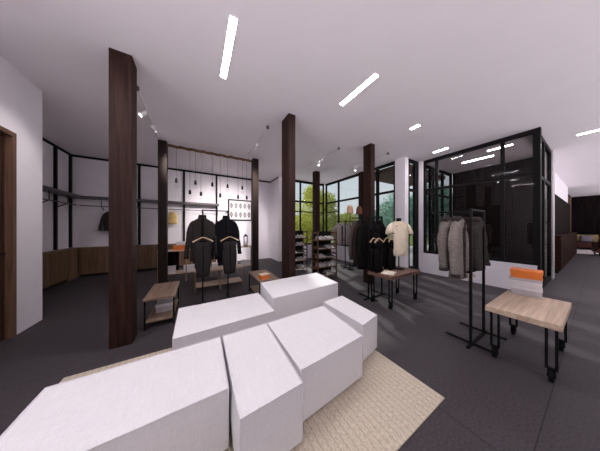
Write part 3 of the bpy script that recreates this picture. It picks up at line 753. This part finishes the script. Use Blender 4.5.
# shoe racks
def shoe_mesh(mb, L=.24, w=.085):
    prof = [(0, .035, .055), (.1, .042, .075), (.3, .040, .085), (.5, .041, .062), (.75, .045, .045), (.93, .034, .035), (1, .012, .022)]
    rings = [[((f-.5)*L*0 + hw*math.cos(a), (f-.5)*-L, .014+hh/2+hh/2*math.sin(a)) for a in [2*PI*k/10 for k in range(10)]] for f, hw, hh in prof]
    return mb.loft(rings)
def make_shoe(m):
    t = thing('sneaker', 'sneaker', 'shoe'); shoe_mesh(MB()).build('upper', m, t)
    s = MB(); out = [(.034, -.12), (.046, -.05), (.048, .04), (.038, .10), (0, .122), (-.038, .10), (-.048, .04), (-.044, -.05), (-.034, -.12)]
    s.loft([[(x, -y, 0) for x, y in out], [(x, -y, .018) for x, y in out]], True, False); s.build('sole', 'shoe_white', t)
    return t
shoes = {m: None for m in ('shoe_white', 'shoe_grey')}
def shoe_rack(x0, y0, label, nick):
    W = .66; D = .28; H = 1.28
    t = thing('shoe_rack', label, 'shoe rack', (x0, y0, 0))
    for x in (0, W-.025):
        s = MB()
        for yy in (0, D-.03): s.box(x, yy, 0, x+.025, yy+.03, H)
        for i in range(7): s.box(x+.002, .03, .08+i*.19, x+.023, D-.03, .12+i*.19)
        s.build('ladder_side', 'rack_wood', t)
    MB().box(.025, D-.012, .05, W-.025, D-.002, H).build('back_panel', 'black_frame', t)
    MB().box(-.02, -.03, 0, W+.02, D, .05).build('plinth', 'rack_wood', t) if False else None
    zz = [.10, .34, .58, .82, 1.06]
    for i, z in enumerate(zz):
        MB().box(.026, 0, z-.02, W-.026, D-.013, z).build('shelf', 'rack_wood', t, bevel=.002)
        words = ('bottom', 'second lowest', 'middle', 'second highest', 'top')[i]
        for j, xs in enumerate((.13, .25, .41, .53)):
            m = 'shoe_white' if (i+j//2) % 3 else 'shoe_grey'
            lab = '%s sneaker %s on the %s tier, rack %s' % ('white' if m == 'shoe_white' else 'dark', ('first in line', 'second in line', 'third in line', 'fourth in line')[j], words, nick)
            loc = (x0+xs, y0+.133, z+.0008)
            if shoes[m] is None:
                s = make_shoe(m); shoes[m] = s; s.location = loc; s['label'] = lab; s['group'] = 'sneakers on the shoe racks'
            else: dup(shoes[m], loc, 0, lab, 'sneakers on the shoe racks')
    return t
shoe_rack(2.70, 3.70, 'brown wooden shoe rack with ladder sides, the nearer one in front of the window', 'nearer the pale shirts')
shoe_rack(2.42, 4.78, 'brown wooden shoe rack standing farther back, half hidden by a column', 'half hidden by the column')

# ------------------------------------------------------------------ pendants on the beam
def pendant(x, z, label):
    t = thing('pendant_bulb', label, 'pendant lamp', (x, 5.31, z), 0, 'pendants hanging from the log beam')
    MB().tube([(0, 0, .10), (0, 0, 3.345-z)], .003, 6).build('cord', 'black', t)
    MB().lathe([(.012, .115), (.026, .09), (.030, .02), (.028, 0)], n=14).build('socket', 'black', t)
    MB().lathe([(.020, -.002), (.040, -.05), (.048, -.085), (.036, -.12), (.010, -.135)], n=14).build('bulb', 'bulb_glass', t)
nearest = ['first', 'second', 'third', 'fourth', 'fifth', 'sixth', 'seventh', 'eighth', 'ninth', 'tenth']
for k, (x, z) in enumerate(sorted([(-.443, 2.50), (-.156, 2.24), (-.035, 2.50), (.09, 2.22), (.357, 2.50), (.553, 2.22), (.743, 2.50), (1.028, 2.22), (1.147, 2.50), (1.276, 2.22)])):
    pendant(x, z, '%s bulb pendant, %s along the log beam from the yellow bag end' % ('high' if z > 2.4 else 'low', nearest[k]))

# ------------------------------------------------------------------ wall shelving, cabinets, poster
ws = thing('wall_shelving', 'black wall shelving with grey shelf and rail on the back wall', 'shelving', (0, YB, 0))
for x in (-1.608, -.40, .655): MB().box(x-.03, -.045, .83, x+.03, -.001, CEIL-.062).build('upright', 'black_frame', ws)
MB().box(XA+.002, -.30, 2.20, .72, -.046, 2.27).build('shelf', 'grey_shelf', ws)
MB().tube([(XA+.23, -.22, 2.0), (.72, -.22, 2.0)], .014).build('hanging_rail', 'grey_shelf', ws)
for x in (-2.4, -1.608, -.40, .655):
    b = MB(); b.bar((x, -.05, 1.9), (x, -.22, 2.0), .016); b.bar((x, -.22, 2.0), (x, -.22, 2.2), .012); b.build('bracket', 'black', ws)
wa = thing('wall_shelving', 'black wall shelving with grey shelf and rail on the alcove side wall', 'shelving', (XA, 0, 0))
for y in (5.45, 6.85, 7.45): MB().box(.001, y-.035, .83, .045, y+.035, CEIL-.062).build('upright', 'black_frame', wa)
MB().box(.046, 4.35, 2.20, .30, YB-.31, 2.27).build('shelf', 'grey_shelf', wa)
MB().tube([(.22, 4.35, 2.0), (.22, YB-.31, 2.0)], .014).build('hanging_rail', 'grey_shelf', wa)
for y in (5.45, 6.2, 6.85):
    b = MB(); b.bar((.05, y, 1.9), (.22, y, 2.0), .016); b.bar((.22, y, 2.0), (.22, y, 2.2), .012); b.build('bracket', 'black', wa)
def cabinet(loc, W, rz, label, nd):
    t = thing('low_cabinet', label, 'cabinet', loc, rz, 'low wood cabinets along the walls')
    D = .20; H = .82
    MB().box(.002, .022, .06, W-.002, D, H-.022).build('body', 'cabinet_wood', t)
    MB().box(.002, .03, 0, W-.002, D, .059).build('plinth', 'black_frame', t)
    MB().box(.001, 0, H-.02, W-.001, D, H).build('top', 'cabinet_wood', t)
    for i in range(nd):
        d = MB(); d.box(.006+i*(W/nd), .002, .064, (i+1)*W/nd-.006, .021, H-.026); do = d.build('door', 'cabinet_wood', t, bevel=.002)
        h = MB(); h.box((i+.5)*W/nd-.05, -.006, H-.034, (i+.5)*W/nd+.05, .0015, H-.028); h.build('handle', 'black', do)
    return t
cabinet((-2.84, 7.345, 0), 1.2, 0, 'low brown wood cabinet in the corner under the hanging coat', 2)
cabinet((-1.63, 7.345, 0), 1.2, 0, 'low brown wood cabinet behind the widest column on the back wall', 2)
cabinet((-.42, 7.345, 0), 1.05, 0, 'low brown wood cabinet on the back wall behind the jackets', 2)
cabinet((-2.855, 4.30, 0), 1.3, PI/2, 'low brown wood cabinet along the side wall, nearer the white wall end', 2)
cabinet((-2.855, 5.605, 0), 1.3, PI/2, 'low brown wood cabinet along the side wall, next to the corner', 2)
struct(MB().box(XA, 6.91, 0, -2.86, YB, .82).build('trim_6', 'cabinet_wood'))
hanger((-2.17, YB-.22, 2.016-.030), 'hanger inside the dark coat on the back wall rail', 0, .105)
garment((-2.17, YB-.22, 2.016-.030), 'dark coat hanging on the back wall rail half behind the widest column', 'coat', 'charcoal_cloth', .70, .185, .2, .06, .55, seed=50)
bg_ = thing('straw_bag', 'yellow straw bag hanging from the wall rail beside the dark post', 'bag', (-.72, YB-.22, 1.50))
b = MB(); b.loft([ell(0, 0, 0, .13, .06, p=3), ell(0, 0, .05, .14, .07, p=3), ell(0, 0, .28, .135, .07, p=3), ell(0, 0, .37, .09, .05, p=2.6), ell(0, 0, .40, .06, .04, p=2.6)]); b.build('body', 'straw', bg_)
MB().tube([(.05*math.cos(a), 0, .39+.115*math.sin(a)) for a in [PI*i/12 for i in range(13)]], .010).build('handle', 'straw', bg_)
ps = thing('framed_poster', 'white poster of ten small dark figures in a black frame on the back wall', 'poster', (1.07, YB-.04, 1.66))
PW, PH = .96, .86
MB().box(.03, .012, .03, PW-.03, .03, PH-.03).build('board', 'poster', ps)
f = MB(); f.box(0, 0, 0, .05, .038, PH).box(PW-.05, 0, 0, PW, .038, PH).box(.05, 0, 0, PW-.05, .038, .05).box(.05, 0, PH-.05, PW-.05, .038, PH); f.build('frame', 'black_frame', ps)
for r in range(2):
    for q in range(5):
        cx = .13+q*.175; cz = .25+r*.36; g_ = MB()
        g_.tube([(cx+.045*math.sin(a), .009, cz+.085*math.cos(a)) for a in [2*PI*i/16 for i in range(17)]], .011, 6)
        g_.tube([(cx, .009, cz-.13), (cx, .009, cz+.11)], .010, 6); g_.tube([(cx-.03, .009, cz+.0), (cx+.03, .009, cz+.02)], .006, 6)
        g_.build('printed_figure', 'ink', ps)

# ------------------------------------------------------------------ lounge beyond
struct(MB().box(8.56, .80, 0, 16.6, .95, 2.55).build('wall_lounge_panel', 'dark_panel'))
struct(MB().box(16.6, 1.02, 0, 22.2, 1.15, CEIL).build('wall_lounge_side', 'dark_panel'))
struct(MB().box(8.56, .86, 2.55, 16.6, 1.01, CEIL).build('wall_lounge_upper', 'white_wall'))
tag(MB().box(16.62, .78, 0, 16.85, .98, 2.95).build('wooden_post', 'frame_wood'), 'brown wooden post at the lounge entrance beside the dark wood counter', 'post')
ct = thing('wood_counter', 'long reddish brown wood counter leading to the lounge', 'counter', (9.4, .60, 0))
MB().box(0, .02, .08, 7, .195, 1.08).build('body', 'counter_wood', ct)
MB().box(-.02, -.0, 1.08, 7.02, .197, 1.13).build('worktop', 'counter_wood', ct, bevel=.006)
MB().box(.02, .05, 0, 6.98, .195, .08).build('plinth', 'black_frame', ct)
for i in range(7): MB().box(i*1.0+.02, .0, .12, i*1.0+.97, .019, 1.04).build('front_panel', 'counter_wood', ct, bevel=.006)
pr = MB().box(17.3, -1.8, .0, 20.6, .95, .012).build('lounge_rug', 'pale_rug'); tag(pr, 'pale rug on the lounge floor in front of the leather sofa', 'rug')
def sofa(loc, rz, W, name, label, cat):
    t = thing(name, label, cat, loc, rz)      # faces -Y locally, x along width
    MB().box(-W/2, -.42, .12, W/2, .42, .30).build('base', 'leather', t, bevel=.03)
    n = 3 if W > 1.4 else 1; cw = (W-.36)/n
    for i in range(n): MB().box(-W/2+.18+i*cw+.004, -.44, .301, -W/2+.18+(i+1)*cw-.004, .20, .45).build('seat_cushion', 'leather', t, bevel=.04)
    MB().box(-W/2+.05, .205, .301, W/2-.05, .44, .80).build('backrest', 'leather', t, bevel=.06)
    for s in (-1, 1):
        a = MB(); a.box(s*W/2-s*.17, -.43, .301, s*W/2, .20, .52); a.tube([(s*(W/2-.085), -.44, .53), (s*(W/2-.085), .203, .53)], .10, 14)
        a.build('armrest', 'leather', t, bevel=.02)
        for yy in (-.36, .36): MB().lathe([(.02, 0), (.03, .12)], (s*(W/2-.08), yy, 0), 10).build('leg', 'black', t)
    return t
sofa((20.95, -.10, .0125), -PI/2, 2.1, 'leather_sofa', 'oxblood leather sofa against the dark lounge wall', 'sofa')
def cushion(loc, rz, s, m, label, tilt=.25):
    t = MB(); N = 8; 
    def P(u, v, sg):
        e = (1-abs(u)**3)*(1-abs(v)**3); return (u*s/2*(1-.06*(1-abs(v)**2)*0), sg*.07*e, v*s/2)
    for sg in (-1, 1):
        vs = [P(-1+2*i/N, -1+2*j/N, sg) for j in range(N+1) for i in range(N+1)]
        t.add(vs, [(j*(N+1)+i, j*(N+1)+i+1, (j+1)*(N+1)+i+1, (j+1)*(N+1)+i) for j in range(N) for i in range(N)], True)
    o = t.build('cushion', m); o.location = loc; o.rotation_euler = (-tilt, 0, rz); return tag(o, label, 'cushion', 'cushions on the leather sofa')
for k, (y, m, lab) in enumerate(((.75, 'cushion_yellow', 'yellow patterned cushion on the sofa, nearest the counter'), (.30, 'cushion_yellow', 'yellow patterned cushion on the sofa beside the grey cushion'), (-.45, 'cushion_yellow', 'yellow patterned cushion on the sofa above the armchair'))):
    cushion((21.0, y, .70), -PI/2, .46, m, lab)
cushion((20.83, .45, .675), -PI/2, .42, 'cushion_grey', 'plain grey cushion standing in front of the yellow cushions')
sofa((17.3, -.30, .0125), PI/2+.2, .95, 'leather_armchair', 'oxblood leather armchair in front of the sofa at the picture edge', 'armchair')

# ------------------------------------------------------------------ outside the windows
struct(MB().box(3.05, 7.75, -.25, 60, 60, -.15).build('ground', 'turf'))
struct(MB().box(5.45, 3.05, -.25, 60, 7.75, -.15).build('ground_terrace', 'bounce_paving'))  # pale surface put in to bounce sunlight up onto the ceiling
cn = MB().box(5.42, 3.0, 3.22, 8.2, 4.5, 3.36).build('canopy', 'soffit'); tag(cn, 'brown timber canopy outside the window above the terrace door', 'canopy')
hl = MB(); pts = []
N = 40
for j in range(2):
    pass
ring = []
for i in range(N+1):
    a = i/N*1.9-.25; r = 75; x = r*math.sin(a)*1.0; y = r*math.cos(a); ring.append((x, y, 7+4*noise.noise((a*3, 1, 2))))
vs = [(x, y, -.3) for x, y, z in ring]+[(x*1.25, y*1.25, z) for x, y, z in ring]
hl.add(vs, [(i, i+1, N+2+i, N+1+i) for i in range(N)], True)
struct(hl.build('hills', 'hill'))

def leaf_mesh(name, blobs, n, size, m, parent, seed):
    rd = random.Random(seed); mb = MB(); tot = sum(b[3]**2 for b in blobs)
    for bx, by, bz, br in blobs:
        for _ in range(int(n*br*br/tot)):
            d = Vector((rd.gauss(0, 1), rd.gauss(0, 1), rd.gauss(0, 1))).normalized(); p = Vector((bx, by, bz))+d*br*(.55+.5*rd.random())
            u = Vector((rd.gauss(0, 1), rd.gauss(0, 1), rd.gauss(0, 1))).normalized(); v = u.cross(d)
            if v.length < .1: continue
            v.normalize(); s = size*rd.uniform(.6, 1.3)
            mb.v += [tuple(p-u*s), tuple(p+v*s*.5), tuple(p+u*s), tuple(p-v*s*.5)]; o = len(mb.v)-4; mb.f.append((o, o+1, o+2, o+3)); mb.sm.append(False)
    me = bpy.data.meshes.new(name); me.from_pydata(mb.v, [], mb.f); me.materials.append(M[m]); o = bpy.data.objects.new(name, me); COL.objects.link(o); o.parent = parent
    return o
def tree(name, x, y, h, r, trunk, m, label, cat, grp, seed, n=2600, size=.09):
    rd = random.Random(seed); t = thing(name, label, cat, (x, y, -.15), 0, grp)
    tb = MB(); tb.tube([(0, 0, 0), (.05*h*rd.uniform(-.3, .3), .02, trunk*.6), (0, 0, h*.8)], [.03*h*.5, .022*h*.5, .006*h], 8)
    for k in range(5):
        a = rd.random()*6.28; z = trunk+(h-trunk)*rd.uniform(.05, .5); tb.tube([(0, 0, z), (r*.5*math.cos(a), r*.5*math.sin(a), z+r*.4)], [.008*h, .003*h], 6)
    tb.build('trunk', 'bark', t)
    bl = []
    for k in range(9):
        a = rd.random()*6.28; q = rd.random()**.5*r*.6; z = trunk+(h-trunk)*rd.uniform(.1, .85); bl.append((q*math.cos(a), q*math.sin(a), z, r*rd.uniform(.35, .55)))
    leaf_mesh('crown', bl, n, size, m, t, seed)
    return t
import_f = (math.sin(math.atan(103/176)), math.cos(math.atan(103/176)))
def ray(px, d):
    F = import_f; k = (px-300)/176; return (d*(F[0]+k*F[1]), d*(F[1]-k*F[0]))
bush = [(6.2, 9.3), (5.2, 10.2), (7.4, 9.6), (4.1, 9.0), (8.5, 8.2), (9.2, 9.8), (6.6, 11.6), (9.0, 6.9), (10.4, 8.4), (8.6, 11.4)]
where = ['behind the farthest column', 'behind the shoe racks', 'behind the window corner', 'beside the white wall return', 'behind the pale shirts', 'far behind the pale shirts', 'beyond the first row by the corner', 'behind the tan hat', 'behind the brown hat', 'at the far end of the hedge row']
for k, (x, y) in enumerate(bush):
    tree('garden_bush', x, y, 2.3+.5*((k*37) % 10)/10, 1.05, .25, 'leaf_blue' if k in (7, 8) else 'leaf_lime', '%s bush outside the window %s' % ('bluish green' if k in (7, 8) else 'yellow green', where[k]), 'bush', 'bushes outside the windows', 60+k, 2200, .075)
for k, (x, y, h, r, m, lab) in enumerate(((9.5, 13.5, 4.6, 2.0, 'leaf_lime', 'light green garden tree outside behind the bushes near the window corner'),
        (7.9, 10.6, 4.9, 1.5, 'leaf_lime', 'tall light green garden tree outside just beyond the window corner'),
        (13.0, 8.5, 4.4, 1.9, 'leaf_blue', 'bluish green garden tree outside behind the brown hat'),
        (10.2, 5.6, 3.4, 1.3, 'leaf_blue', 'bluish green tree outside the terrace door'), (12.6, 5.4, 4.2, 1.7, 'leaf_blue', 'bluish green tree outside beyond the terrace door tree'),
        (10.5, 4.2, 3.2, 1.2, 'leaf_blue', 'bluish green tree outside beside the white pier'), (13.5, 3.9, 4.2, 1.6, 'leaf_blue', 'bluish green tree outside seen through the glass room'))):
    tree('garden_tree', x, y, h, r, .8, m, lab, 'tree', 'trees outside the windows', 90+k, 4200, .10)
